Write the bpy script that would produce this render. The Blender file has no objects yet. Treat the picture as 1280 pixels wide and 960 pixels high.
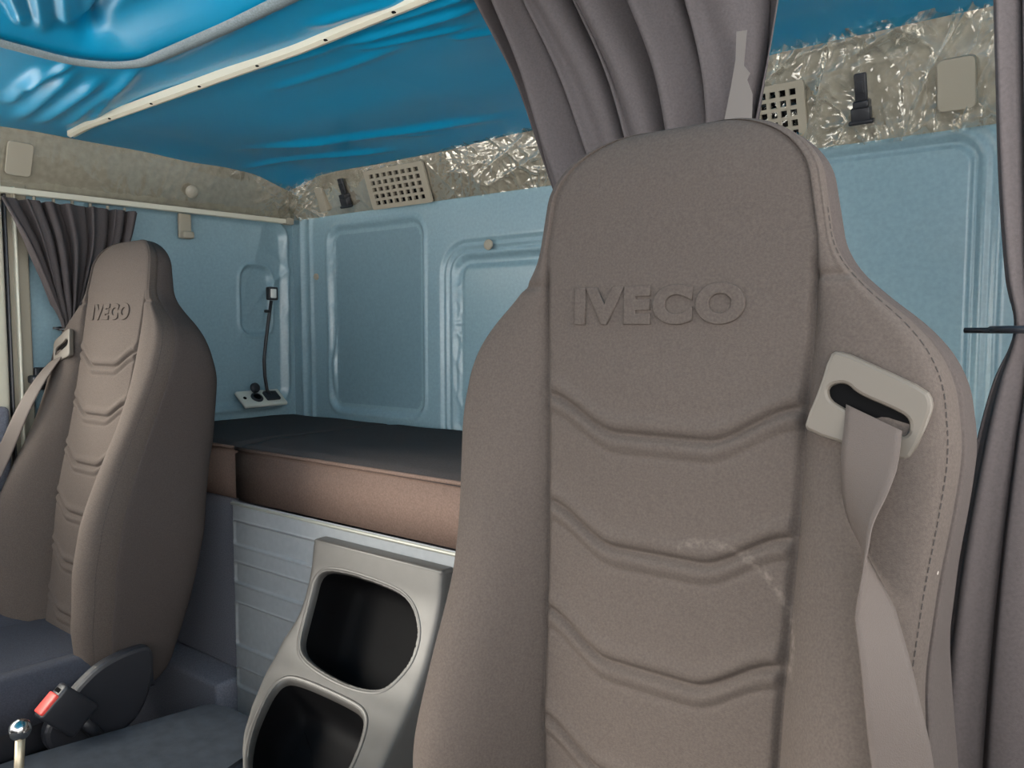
import bpy, bmesh, math, random
import numpy as np
from mathutils import Vector, Matrix

random.seed(7); RNG = np.random.default_rng(7)
S = bpy.context.scene
COL = S.collection

# ------------------------------------------------------------------ camera
F = 960.0; YAW = math.radians(37.0); PIT = math.radians(3.9); CZ = 1.25
cam_d = bpy.data.cameras.new('camera'); cam = bpy.data.objects.new('camera', cam_d); COL.objects.link(cam)
cam_d.sensor_width = 36.0; cam_d.lens = 36.0 * F / 1280.0; cam_d.clip_start = 0.02
cam.location = (0, 0, CZ); cam.rotation_euler = (math.pi / 2 - PIT, 0, YAW)
S.camera = cam
# ------------------------------------------------------------------ sky and exposure
W = bpy.data.worlds.new('overcast_sky'); S.world = W; W.use_nodes = True
bg = W.node_tree.nodes['Background']; bg.inputs[0].default_value = (1.0, 0.975, 0.94, 1); bg.inputs[1].default_value = 2.0
sun_d = bpy.data.lights.new('hazy_sun', 'SUN'); sun = bpy.data.objects.new('hazy_sun', sun_d); COL.objects.link(sun)
sun_d.energy = 6.0; sun_d.angle = math.radians(42); sun_d.color = (1.0, 0.93, 0.82)
sun.rotation_euler = Vector((-0.70, -0.60, 0.46)).to_track_quat('Z', 'Y').to_euler(); sun.location = (-3, -3, 3)
S.view_settings.view_transform = 'Standard'; S.view_settings.look = 'None'
S.view_settings.gamma = 1.0; S.view_settings.use_curve_mapping = False
S.view_settings.exposure = 1.8

# ------------------------------------------------------------------ helpers
C = np.array([0, 0, CZ]); fw = np.array([-math.sin(YAW) * math.cos(PIT), math.cos(YAW) * math.cos(PIT), -math.sin(PIT)])
rt = np.array([math.cos(YAW), math.sin(YAW), 0.0]); upv = np.cross(rt, fw)
def ray(x, y): return fw + rt * (x - 640) / F - upv * (y - 480) / F
def on(x, y, p0, n):
    r = ray(x, y); n = np.array(n, float); return C + r * (((np.array(p0, float) - C) @ n) / (r @ n))
def atY(x, y, Y): return on(x, y, (0, Y, 0), (0, 1, 0))
def atX(x, y, X): return on(x, y, (X, 0, 0), (1, 0, 0))
def atZ(x, y, Z): return on(x, y, (0, 0, Z), (0, 0, 1))

def lin(r, g, b):
    f = lambda c: (c / 255 / 12.92) if c / 255 <= 0.04045 else ((c / 255 + 0.055) / 1.055) ** 2.4
    return (f(r), f(g), f(b), 1)

MATS = {}
def mat(name, rgb, rough=0.6, spec=0.5, metal=0.0, mottle=0.0, mscale=30.0, bump=0.0, bscale=400.0, coat=0.0,
        sheen=0.0, coat_rough=0.1, bdist=0.001, stretch=None, specks=0.0):
    if name in MATS: return MATS[name]
    m = bpy.data.materials.new(name); m.use_nodes = True; nt = m.node_tree; p = nt.nodes['Principled BSDF']
    c = lin(*rgb); p.inputs['Base Color'].default_value = c; p.inputs['Roughness'].default_value = rough
    p.inputs['Specular IOR Level'].default_value = spec; p.inputs['Metallic'].default_value = metal
    p.inputs['Coat Weight'].default_value = coat; p.inputs['Coat Roughness'].default_value = coat_rough
    if sheen: p.inputs['Sheen Weight'].default_value = sheen; p.inputs['Sheen Roughness'].default_value = 0.5
    tc = nt.nodes.new('ShaderNodeTexCoord'); src = tc.outputs['Object']
    if stretch:
        mp = nt.nodes.new('ShaderNodeMapping'); mp.inputs['Scale'].default_value = stretch
        nt.links.new(src, mp.inputs[0]); src = mp.outputs[0]
    col_out = None
    if mottle:
        n = nt.nodes.new('ShaderNodeTexNoise'); n.inputs['Scale'].default_value = mscale; n.inputs['Detail'].default_value = 6
        nt.links.new(src, n.inputs['Vector'])
        r = nt.nodes.new('ShaderNodeValToRGB'); nt.links.new(n.outputs[0], r.inputs[0])
        r.color_ramp.elements[0].position = 0.3; r.color_ramp.elements[1].position = 0.7
        r.color_ramp.elements[0].color = tuple(max(0, v * (1 - mottle)) for v in c[:3]) + (1,)
        r.color_ramp.elements[1].color = tuple(min(1, v * (1 + mottle)) for v in c[:3]) + (1,)
        col_out = r.outputs[0]
    if specks:
        v = nt.nodes.new('ShaderNodeTexVoronoi'); v.inputs['Scale'].default_value = 28.0
        nt.links.new(tc.outputs['Object'], v.inputs['Vector'])
        n2 = nt.nodes.new('ShaderNodeTexNoise'); n2.inputs['Scale'].default_value = 90.0; nt.links.new(tc.outputs['Object'], n2.inputs['Vector'])
        ad = nt.nodes.new('ShaderNodeMath'); ad.operation = 'MULTIPLY_ADD'; ad.inputs[1].default_value = 0.12
        nt.links.new(n2.outputs[0], ad.inputs[0]); nt.links.new(v.outputs['Distance'], ad.inputs[2])
        lt = nt.nodes.new('ShaderNodeMath'); lt.operation = 'LESS_THAN'; lt.inputs[1].default_value = 0.105
        nt.links.new(ad.outputs[0], lt.inputs[0])
        sc_ = nt.nodes.new('ShaderNodeSeparateColor'); nt.links.new(v.outputs['Color'], sc_.inputs[0])
        gt = nt.nodes.new('ShaderNodeMath'); gt.operation = 'GREATER_THAN'; gt.inputs[1].default_value = 0.78; nt.links.new(sc_.outputs[0], gt.inputs[0])
        an = nt.nodes.new('ShaderNodeMath'); an.operation = 'MULTIPLY'; nt.links.new(lt.outputs[0], an.inputs[0]); nt.links.new(gt.outputs[0], an.inputs[1]); lt = an
        sp = nt.nodes.new('ShaderNodeMath'); sp.operation = 'MULTIPLY'; sp.inputs[1].default_value = specks; nt.links.new(lt.outputs[0], sp.inputs[0])
        mx = nt.nodes.new('ShaderNodeMix'); mx.data_type = 'RGBA'
        nt.links.new(sp.outputs[0], mx.inputs[0]); mx.inputs[6].default_value = c; mx.inputs[7].default_value = lin(205, 198, 188)
        if col_out: nt.links.new(col_out, mx.inputs[6])
        col_out = mx.outputs[2]
    if col_out: nt.links.new(col_out, p.inputs['Base Color'])
    if bump:
        n = nt.nodes.new('ShaderNodeTexNoise'); n.inputs['Scale'].default_value = bscale; n.inputs['Detail'].default_value = 3
        nt.links.new(src, n.inputs['Vector'])
        b = nt.nodes.new('ShaderNodeBump'); b.inputs['Strength'].default_value = bump; b.inputs['Distance'].default_value = bdist
        nt.links.new(n.outputs[0], b.inputs['Height']); nt.links.new(b.outputs[0], p.inputs['Normal'])
    MATS[name] = m; return m

def film_mat(name, gloss=0.35, rough=0.12, tint=(255, 252, 245)):
    m = bpy.data.materials.new(name); m.use_nodes = True; nt = m.node_tree; nt.nodes.remove(nt.nodes['Principled BSDF'])
    out = nt.nodes['Material Output']; t = nt.nodes.new('ShaderNodeBsdfTransparent'); g = nt.nodes.new('ShaderNodeBsdfGlossy')
    g.inputs['Roughness'].default_value = rough; g.inputs['Color'].default_value = lin(*tint)
    t.inputs['Color'].default_value = (0.97, 0.97, 0.96, 1)
    fr = nt.nodes.new('ShaderNodeLayerWeight'); fr.inputs[0].default_value = gloss
    mx = nt.nodes.new('ShaderNodeMixShader'); nt.links.new(fr.outputs['Facing'], mx.inputs[0])
    nt.links.new(t.outputs[0], mx.inputs[1]); nt.links.new(g.outputs[0], mx.inputs[2]); nt.links.new(mx.outputs[0], out.inputs[0])
    return m

def tag(o, label=None, cat=None, group=None, kind=None):
    if label: o['label'] = label
    if cat: o['category'] = cat
    if group: o['group'] = group
    if kind: o['kind'] = kind
    return o
def thing(name, label, cat, loc=(0, 0, 0), group=None):
    o = bpy.data.objects.new(name, None); COL.objects.link(o); o.location = loc; o.empty_display_size = 0.05
    return tag(o, label, cat, group)
def link(name, me, m, parent=None, smooth=True):
    o = bpy.data.objects.new(name, me); COL.objects.link(o)
    if m: me.materials.append(m)
    if smooth and len(me.polygons): me.polygons.foreach_set('use_smooth', [True] * len(me.polygons))
    if parent:
        o.parent = parent
        o.matrix_parent_inverse = Matrix.Translation(-Vector(parent.location)) if parent.type == 'EMPTY' else Matrix()
    return o
def mesh(name, V, Fc, m, parent=None, smooth=True):
    me = bpy.data.meshes.new(name); me.from_pydata([tuple(map(float, v)) for v in V], [], [tuple(map(int, f)) for f in Fc]); me.update()
    return link(name, me, m, parent, smooth)
def quads(nv, nu, close_u=False):
    i = np.arange(nv - 1)[:, None]; j = np.arange(nu if close_u else nu - 1)[None, :]; j2 = (j + 1) % nu
    return np.stack([i * nu + j, i * nu + j2, (i + 1) * nu + j2, (i + 1) * nu + j], -1).reshape(-1, 4)
def sub(V, Fc):
    u, inv = np.unique(Fc.ravel(), return_inverse=True); return V[u], inv.reshape(Fc.shape)
def grid(name, P, m, parent=None, flip=False, mask=None, solid=0.0, smooth=True):
    nv, nu = P.shape[:2]; Fc = quads(nv, nu)
    if mask is not None: Fc = Fc[mask.ravel()]
    V, Fc = sub(P.reshape(-1, 3), Fc)
    if flip: Fc = Fc[:, ::-1]
    o = mesh(name, V, Fc, m, parent, smooth)
    if solid:
        s = o.modifiers.new('thickness', 'SOLIDIFY'); s.thickness = solid; s.offset = -1
    return o
def bm_obj(name, bm, m, parent=None, smooth=True):
    me = bpy.data.meshes.new(name); bmesh.ops.recalc_face_normals(bm, faces=bm.faces); bm.to_mesh(me); bm.free()
    return link(name, me, m, parent, smooth)
def rbox(name, size, loc, m, parent=None, r=0.005, seg=3, rot=None, smooth=True):
    bm = bmesh.new(); bmesh.ops.create_cube(bm, size=1.0)
    bmesh.ops.scale(bm, vec=size, verts=bm.verts)
    if r: bmesh.ops.bevel(bm, geom=list(bm.edges), offset=min(r, min(size) * 0.49), segments=seg, profile=0.5, affect='EDGES')
    M = Matrix.Translation(loc)
    if rot is not None: M = M @ rot.to_4x4()
    bmesh.ops.transform(bm, matrix=M, verts=bm.verts)
    o = bm_obj(name, bm, m, parent, smooth)
    return o
def tube(name, pts, r, m, parent=None, n=10):
    pts = [Vector(p) for p in pts]; rs = r if isinstance(r, (list, tuple)) else [r] * len(pts)
    V = []; up0 = Vector((0.31, 0.17, 0.93))
    for i, p in enumerate(pts):
        d = (pts[min(i + 1, len(pts) - 1)] - pts[max(i - 1, 0)]).normalized()
        a = d.cross(up0)
        if a.length < 1e-3: a = d.cross(Vector((1, 0, 0)))
        a.normalize(); b = d.cross(a)
        for k in range(n):
            t = 2 * math.pi * k / n; V.append(p + (a * math.cos(t) + b * math.sin(t)) * rs[i])
    Fc = [tuple(f) for f in quads(len(pts), n, True)] + [tuple(range(n))[::-1], tuple(range((len(pts) - 1) * n, len(pts) * n))]
    return mesh(name, V, Fc, m, parent)
def disc(name, c, axis, r, h, m, parent=None, n=24, dome=0.0):
    """lathe: a round button standing on c, pointing along axis"""
    prof = [(r, 0), (r, h * 0.7), (r * 0.92, h), (r * 0.5, h + dome * 0.7), (0.0001, h + dome)]
    ax = Vector(axis).normalized(); a = ax.orthogonal().normalized(); b = ax.cross(a); V = []
    for rr, hh in prof:
        for k in range(n):
            t = 2 * math.pi * k / n; V.append(Vector(c) + ax * hh + (a * math.cos(t) + b * math.sin(t)) * rr)
    Fc = [tuple(f) for f in quads(len(prof), n, True)] + [tuple(range(n))]
    o = mesh(name, V, Fc, m, parent)
    return o
def plate(name, pts, normal, th, m, parent=None, holes=(), bevel=0.002):
    """flat outline with holes, thickness th towards -normal"""
    bm = bmesh.new(); es = []
    for L in [pts] + list(holes):
        vs = [bm.verts.new(tuple(map(float, p))) for p in L]
        es += [bm.edges.new((vs[i], vs[(i + 1) % len(vs)])) for i in range(len(vs))]
    r = bmesh.ops.triangle_fill(bm, use_beauty=True, use_dissolve=True, edges=es, normal=Vector(normal))
    fs = [f for f in bm.faces]
    bmesh.ops.recalc_face_normals(bm, faces=fs)
    ex = bmesh.ops.extrude_face_region(bm, geom=fs)
    vs = [g for g in ex['geom'] if isinstance(g, bmesh.types.BMVert)]
    bmesh.ops.translate(bm, vec=Vector(normal) * th, verts=vs)
    o = bm_obj(name, bm, m, parent, smooth=False)
    if bevel:
        b = o.modifiers.new('edge', 'BEVEL'); b.width = bevel; b.segments = 2; b.limit_method = 'ANGLE'; b.angle_limit = math.radians(50)
    return o
def rrect(w, h, r, n=6):
    out = []
    for cx, cy, a0 in ((w / 2 - r, h / 2 - r, 0), (-w / 2 + r, h / 2 - r, 90), (-w / 2 + r, -h / 2 + r, 180), (w / 2 - r, -h / 2 + r, 270)):
        for k in range(n + 1):
            a = math.radians(a0 + 90 * k / n); out.append((cx + r * math.cos(a), cy + r * math.sin(a)))
    return out
def sdf_rr(x, y, x0, x1, y0, y1, r):
    cx, cy = (x0 + x1) / 2, (y0 + y1) / 2; qx = np.abs(x - cx) - (x1 - x0) / 2 + r; qy = np.abs(y - cy) - (y1 - y0) / 2 + r
    return np.hypot(np.maximum(qx, 0), np.maximum(qy, 0)) + np.minimum(np.maximum(qx, qy), 0) - r
def sstep(a, b, x):
    t = np.clip((x - a) / (b - a), 0, 1); return t * t * (3 - 2 * t)
def vnoise(x, y, seed=0):
    xi = np.floor(x).astype(np.int64); yi = np.floor(y).astype(np.int64); fx = x - xi; fy = y - yi
    fx = fx * fx * (3 - 2 * fx); fy = fy * fy * (3 - 2 * fy)
    def h(a, b):
        n = (a * 374761393 + b * 668265263 + seed * 974634777) & 0xFFFFFFFF
        n = ((n ^ (n >> 13)) * 1274126177) & 0xFFFFFFFF; return ((n ^ (n >> 16)) & 0xFFFF) / 65535.0 * 2 - 1
    return (h(xi, yi) * (1 - fx) + h(xi + 1, yi) * fx) * (1 - fy) + (h(xi, yi + 1) * (1 - fx) + h(xi + 1, yi + 1) * fx) * fy
def ridge(x, y, seed): return (1 - np.abs(vnoise(x, y, seed))) ** 5
def crinkle(x, y, s=1.0, seed=0):
    """crumpled foil: creases in several directions"""
    wx = x + 0.4 / s * vnoise(x * s * 0.5, y * s * 0.5, seed + 9) ; wy = y + 0.4 / s * vnoise(x * s * 0.5, y * s * 0.5, seed + 10)
    out = np.zeros_like(x)
    for k, (a, f) in enumerate(((0.5, 1.0), (-0.7, 1.3), (1.3, 0.8), (0.1, 2.1))):
        u = wx * math.cos(a) + wy * math.sin(a); v = -wx * math.sin(a) + wy * math.cos(a)
        out += ridge(u * s * f * 0.5, v * s * f * 2.0, seed + k) / f
    return out
def interp(x, tab):
    t = np.array(tab); o = np.argsort(t[:, 0]); return np.interp(x, t[o, 0], t[o, 1])
def smooth_interp(x, tab):
    """interp then rounded off, for outline tables"""
    return sum(interp(x + d, tab) for d in np.linspace(-0.018, 0.018, 7)) / 7

# ------------------------------------------------------------------ materials
M_seat = mat('seat_fabric', (74, 67, 63), 0.95, 0.12, mottle=0.16, mscale=420, bump=0.5, bscale=1100)
M_seatw = mat('seat_fabric_worn', (74, 67, 63), 0.95, 0.12, mottle=0.14, mscale=420, bump=0.5, bscale=1100, specks=0.5)
M_side = mat('seat_side_cloth', (66, 60, 58), 0.95, 0.12, mottle=0.14, mscale=420, bump=0.5, bscale=1100)
M_cush = mat('seat_cushion_cloth', (58, 60, 68), 0.95, 0.12, mottle=0.15, mscale=300, bump=0.5, bscale=1000)
M_thread = mat('seam_thread', (50, 45, 43), 0.9)
M_belt = mat('belt_webbing', (74, 66, 62), 0.7, 0.3, mottle=0.12, mscale=300, bump=0.5, bscale=1, stretch=(900, 900, 900))
M_guide = mat('belt_guide_plastic', (84, 78, 71), 0.5, 0.4)
M_dark = mat('dark_slot', (10, 10, 11), 0.85, 0.05)
M_blackp = mat('black_plastic', (34, 35, 40), 0.42, 0.5, bump=0.2, bscale=900)
M_red = mat('red_button', (215, 70, 62), 0.4)
M_steel = mat('steel', (190, 190, 188), 0.18, metal=1.0)
M_brass = mat('dull_metal_rod', (165, 155, 135), 0.4, metal=0.7)
M_blue = mat('blue_film_ceiling', (5, 140, 184), 0.40, 0.35, coat=0.25, coat_rough=0.2, mottle=0.06, mscale=3)
M_wall = mat('pale_blue_film_panel', (130, 157, 167), 0.42, 0.5, mottle=0.07, mscale=120, bump=0.1, bscale=300, coat=0.5, coat_rough=0.22)
M_panelw = mat('pale_blue_inset', (130, 157, 166), 0.4, 0.5, mottle=0.07, mscale=120, bump=0.1, bscale=300, coat=0.5, coat_rough=0.2)
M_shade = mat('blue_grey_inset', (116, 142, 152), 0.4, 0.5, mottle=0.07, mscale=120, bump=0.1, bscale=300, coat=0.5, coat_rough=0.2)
M_trim = mat('grey_trim_cloth', (158, 151, 136), 0.6, 0.4, mottle=0.14, mscale=60, bump=0.3, bscale=500, coat=0.3, coat_rough=0.15)
M_beige = mat('beige_plastic', (158, 150, 134), 0.5, 0.4)
M_cream = mat('cream_rail', (205, 200, 182), 0.4, 0.5)
M_curt = mat('curtain_cloth', (80, 74, 74), 0.9, 0.15, mottle=0.1, mscale=300, bump=0.3, bscale=1000)
M_matF = mat('mattress_brown_cloth', (100, 84, 77), 0.95, 0.1, mottle=0.16, mscale=300, bump=0.5, bscale=900, specks=0.4)
M_matT = mat('mattress_top_cloth', (66, 62, 62), 0.95, 0.1, mottle=0.15, mscale=300, bump=0.4, bscale=900)
M_base = mat('bunk_base_carpet', (112, 114, 124), 0.95, 0.1, mottle=0.2, mscale=300, bump=0.5, bscale=700)
M_grey = mat('grey_hard_plastic', (128, 132, 136), 0.5, 0.5, bump=0.25, bscale=1200, mottle=0.06, mscale=60)
M_console = mat('console_grey_plastic', (68, 66, 64), 0.45, 0.5, bump=0.2, bscale=1200, mottle=0.06, mscale=40)
M_rim = mat('pale_rim_plastic', (138, 138, 130), 0.4)
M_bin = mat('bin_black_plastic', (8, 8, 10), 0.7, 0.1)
M_tunnel = mat('engine_cover_rubber', (40, 45, 52), 0.8, 0.2, mottle=0.2, mscale=40, bump=0.3, bscale=600)
M_floor = mat('floor_rubber', (48, 48, 50), 0.8, mottle=0.15)
M_band = mat('grey_felt_band', (128, 140, 144), 0.8, 0.3, mottle=0.2, mscale=300, bump=0.4, bscale=900)
M_white = mat('white_diffuser', (225, 225, 220), 0.4)
M_sock = mat('socket_cream', (196, 196, 186), 0.4)
M_label = mat('torn_label_grey', (98, 91, 87), 0.7)
M_film = film_mat('clear_protective_film', 0.5, 0.08)
M_glass = film_mat('window_glass', 0.15, 0.02)

# worn arc and dusty patch rubbed into the near seat's cloth
def add_wear(m, cx, cz, rad):
    nt = m.node_tree; p = nt.nodes['Principled BSDF']; src = p.inputs['Base Color'].links[0].from_socket
    tc = nt.nodes.new('ShaderNodeTexCoord'); sx_ = nt.nodes.new('ShaderNodeSeparateXYZ'); nt.links.new(tc.outputs['Object'], sx_.inputs[0])
    def mth(op, a, b=None, c_=None):
        n = nt.nodes.new('ShaderNodeMath'); n.operation = op
        for i, v in enumerate((a, b, c_)):
            if v is None: continue
            if isinstance(v, (int, float)): n.inputs[i].default_value = v
            else: nt.links.new(v, n.inputs[i])
        return n.outputs[0]
    dx = mth('SUBTRACT', sx_.outputs[0], cx); dz = mth('SUBTRACT', sx_.outputs[2], cz)
    r_ = mth('SQRT', mth('ADD', mth('MULTIPLY', dx, dx), mth('MULTIPLY', mth('MULTIPLY', dz, dz), 0.8)))
    g = mth('SUBTRACT', 1.0, mth('MINIMUM', mth('DIVIDE', mth('ABSOLUTE', mth('SUBTRACT', r_, rad)), 0.0055), 1.0))
    q = mth('MULTIPLY', mth('GREATER_THAN', dx, -0.035), mth('GREATER_THAN', dz, -0.02))
    n = nt.nodes.new('ShaderNodeTexNoise'); n.inputs['Scale'].default_value = 170; n.inputs['Detail'].default_value = 8; nt.links.new(tc.outputs['Object'], n.inputs['Vector'])
    k = mth('MULTIPLY', mth('MULTIPLY', g, q), mth('MULTIPLY', mth('MAXIMUM', mth('SUBTRACT', n.outputs[0], 0.38), 0.0), 0.5))
    mx = nt.nodes.new('ShaderNodeMix'); mx.data_type = 'RGBA'; nt.links.new(k, mx.inputs[0]); nt.links.new(src, mx.inputs[6]); mx.inputs[7].default_value = lin(170, 158, 150)
    nt.links.new(mx.outputs[2], p.inputs['Base Color'])
add_wear(M_seatw, 0.060, 0.462, 0.078)

# ------------------------------------------------------------------ the cab shell
XL, XR, YR = -2.24, 0.22, 1.70
ZT = 1.645                                   # top of the rear wall panels, lower edge of the grey trim
def zc(X): return interp(X, [(-2.4, 1.772), (-2.1, 1.775), (-1.2, 1.785), (-0.85, 1.80), (-0.55, 1.845), (0.3, 1.85)])

tag(rbox('floor', (XR - XL + 0.2, 2.9, 0.04), ((XR + XL) / 2, 0.4, -0.02), M_floor, r=0), 'dark rubber cab floor under the seats', 'floor', kind='structure')

# rear wall with its pressed panels
nx, nz = 500, 330
gx, gz = np.meshgrid(np.linspace(XL - 0.05, XR, nx), np.linspace(0.0, ZT + 0.02, nz))
def X_at(px, py): return atY(px, py, YR)[0]
def Z_at(px, py): return atY(px, py, YR)[2]
panels = [
    (X_at(413, 400), X_at(529, 400), Z_at(425, 512), Z_at(470, 279), 0.05),
    (X_at(566, 420), -0.98, 0.93, Z_at(600, 319), 0.05),
    (-0.80, X_at(1222, 300), 0.85, Z_at(1120, 182), 0.05)]
dep = np.zeros_like(gx); inset = []
for i, (x0, x1, z0, z1, r) in enumerate(panels):
    s = sdf_rr(gx, gz, x0, x1, z0, z1, r)
    dep += 0.005 * np.exp(-((s - 0.010) / 0.0055) ** 2) - 0.012 * sstep(0.003, -0.010, s)
    if i == 1: dep += 0.007 * sstep(-0.02, -0.034, s) + 0.008 * np.exp(-((s - 0.03) / 0.006) ** 2) - 0.012 * sstep(0.05, 0.034, s)
    if i == 2: dep += 0.009 * sstep(-0.006, -0.018, s) + 0.006 * np.exp(-((s - 0.032) / 0.006) ** 2)
    inset.append(s < -0.018)
# upright beads beside the corner
for xb, a in ((XL + 0.055, 0.012), (XL + 0.10, 0.008)):
    dep += a * np.exp(-((gx - xb) / 0.009) ** 2)
# film creases beside the panel edges
cr = crinkle(gx * 1.0, gz * 0.4, 16, 3)
for (x0, x1, z0, z1, r) in panels[:2]:
    dep += 0.006 * cr * np.exp(-((gx - x0 - 0.012) / 0.012) ** 2) * sstep(z0, z0 + .1, gz) * sstep(z1, z1 - .1, gz)
dep += 0.0015 * vnoise(gx * 5, gz * 4, 5)
P = np.stack([gx, YR - dep, gz], -1)
fm = lambda a: a[:-1, :-1] & a[1:, 1:] & a[1:, :-1] & a[:-1, 1:]
anyin = fm(inset[0]) | fm(inset[1]) | fm(inset[2])
wr = tag(grid('wall_rear', P, M_wall, mask=~anyin), 'pale blue film-covered rear wall with pressed rounded panels', 'wall', kind='structure')
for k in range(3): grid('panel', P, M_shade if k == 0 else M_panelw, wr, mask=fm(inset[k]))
# fastener caps on the rear wall
for px, py, r in ((612, 306, 0.015), (397, 346, 0.011)):
    p = atY(px, py, YR); disc('fastener_cap', (p[0], YR - 0.004, p[2]), (0, -1, 0), r, 0.005, M_beige, wr)

# left wall behind the door
gy, gz = np.meshgrid(np.linspace(0.82, YR + 0.03, 230), np.linspace(0.0, ZT + 0.02, 380))
def L_at(px, py): p = atX(px, py, XL); return p[1], p[2]
ya, _ = L_at(232, 400); yb, _ = L_at(357, 400); s = sdf_rr(gy, gz, ya - .3, yb, 1.0, 1.62, 0.06)
dep = 0.007 * np.exp(-((s - 0.008) / 0.007) ** 2) - 0.012 * sstep(0.0, -0.02, s)
yl, zl = L_at(325, 370); s2 = sdf_rr(gy, gz, yl - .07, yl + .05, zl - .13, zl + .10, 0.04)      # the pocket behind the lamp
dep += -0.012 * sstep(0.004, -0.014, s2) + 0.004 * np.exp(-((s2 - .004) / .006) ** 2)
dep += 0.006 * crinkle(gy, gz * 0.5, 7, 21) * (0.12 + 0.8 * np.exp(-((gy - 1.60) / 0.14) ** 2) * sstep(1.2, 1.5, gz)) + 0.002 * vnoise(gy * 6, gz * 5, 8)
wl = tag(grid('wall_left', np.stack([XL + dep, gy, gz], -1), M_wall, flip=True), 'pale blue film-covered side wall behind the far seat', 'wall', kind='structure')

# right wall, behind the near seat, beyond the frame
tag(rbox('wall_right', (0.05, YR - 1.0, 1.85), (XR + 0.03, (YR + 1.0) / 2, 0.925), M_wall, r=0.01), 'pale blue side wall beside the near seat', 'wall', kind='structure')
# front bulkhead below the windscreen
tag(rbox('wall_front', (XR - XL, 0.3, 0.98), ((XR + XL) / 2, -0.95, 0.49), M_blackp, r=0.05), 'dark dashboard bulkhead under the windscreen', 'wall', kind='structure')

tag(rbox('sun_block_panel', (XR - XL, 0.05, 0.36), ((XR + XL) / 2, -0.86, 1.74), M_blackp, r=0.02), 'unseen dark panel added above the windscreen to block the sun', 'trim', kind='structure')  # unseen header panel, added to keep the sun off the near seat
# far door with its window
d = thing('door_1', 'cream framed cab door at the left edge, beside the dark curtain', 'door', (XL - 0.05, 0, 0)); d['kind'] = 'structure'
yv = lambda px: float(atX(px, 420, XL + 0.03)[1])
rbox('door_panel', (0.06, 1.60, 1.12), (XL - 0.06, -0.03, 0.56), M_grey, d, r=0.02)
rbox('pillar', (0.09, 0.10, 1.80), (XL - 0.03, yv(20) - 0.005, 0.90), M_beige, d, r=0.006)
rbox('pillar_edge', (0.02, yv(27.5) - yv(23.5), 1.62), (XL + 0.02, yv(25.5), 0.81), M_cream, d, r=0.004)
rbox('door_seal', (0.03, yv(15) - yv(11.5), 1.60), (XL + 0.018, yv(13.2), 0.80), M_blackp, d, r=0.004)
rbox('door_frame', (0.06, 0.07, 0.80), (XL + 0.0, yv(11) - 0.035, 1.36), M_cream, d, r=0.012)
rbox('window_top_frame', (0.06, 1.55, 0.06), (XL - 0.04, -0.03, 1.73), M_cream, d, r=0.012)
rbox('window_glass', (0.006, 1.52, 0.60), (XL - 0.045, -0.03, 1.41), M_glass, d, r=0)
rbox('lock_cover', (0.05, 0.06, 0.24), (XL + 0.03, yv(4) - 0.03, 0.94), M_base, d, r=0.012)
d2 = thing('light_block_door', 'unseen grey near-side door added to cut light from the right', 'door', (XR + 0.06, 0, 0)); d2['kind'] = 'structure'  # out of view; door added shut so less side light reaches the near seat
rbox('door_panel', (0.06, 1.65, 1.08), (XR + 0.09, 0.0, 0.54), M_grey, d2, r=0.02)
rbox('door_frame', (0.06, 0.07, 0.80), (XR + 0.06, 0.80, 1.40), M_cream, d2, r=0.012)

# ------------------------------------------------------------------ ceiling: blue film drawn over the headlining
gx, gy = np.meshgrid(np.linspace(XL - 0.05, XR + 0.05, 470), np.linspace(-0.85, 1.68, 430))
z = zc(gx) + 0.0
def fold(x0, y0, x1, y1, hgt, wid):
    """a straight crease of the film between two points of the ceiling"""
    dx, dy = x1 - x0, y1 - y0; L = math.hypot(dx, dy); u = ((gx - x0) * dx + (gy - y0) * dy) / L; v = (-(gx - x0) * dy + (gy - y0) * dx) / L
    t = u / L; env = sstep(-0.05, 0.25, t) * sstep(1.05, 0.75, t)
    return hgt * env * np.exp(-(v / wid) ** 2)
def cpix(px, py, Z=1.775): p = atZ(px, py, Z); return p[0], p[1]
for a, b, hgt, wid in [((20, 145), (95, 90), .016, .016), ((45, 150), (130, 100), .018, .016), ((80, 155), (150, 105), .012, .014), ((110, 152), (178, 85), .010, .012),
                       ((5, 128), (60, 85), .012, .014), ((25, 108), (95, 82), .010, .010),
                       ((10, 5), (30, 50), .02, .014), ((45, 0), (55, 58), .02, .016), ((80, 0), (85, 60), .018, .016), ((152, -10), (108, 72), -.035, .014), ((135, -10), (112, 60), .02, .014),
                       ((290, 188), (640, 148), .012, .020), ((300, 206), (500, 182), .010, .014), ((420, 64), (610, 22), .010, .010), ((460, 42), (620, 2), .009, .010), ((440, 70), (600, 44), .006, .008), ((310, 95), (430, 60), .006, .012), ((330, 120), (520, 60), .005, .014),
                       ((200, 85), (300, 30), .005, .012), ((380, 42), (520, 10), .006, .014), ((560, 60), (640, 50), .006, .01), ((350, 180), (560, 165), .005, .012)]:
    x0, y0 = cpix(*a); x1, y1 = cpix(*b); z = z - fold(x0, y0, x1, y1, hgt, wid)
z += 0.004 * vnoise(gx * 4, gy * 4, 31) + 0.006 * (vnoise(gx * 1.4, gy * 7, 33)) * sstep(0.2, 1.0, gy)
# the film droops to the rear and left trims
z -= 0.02 * sstep(1.5, 1.68, gy) + 0.015 * sstep(-2.0, -2.2, gx)
# corner droop
z -= 0.012 * np.exp(-(((gx + 2.16) / 0.12) ** 2 + ((gy - 1.64) / 0.12) ** 2))
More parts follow.
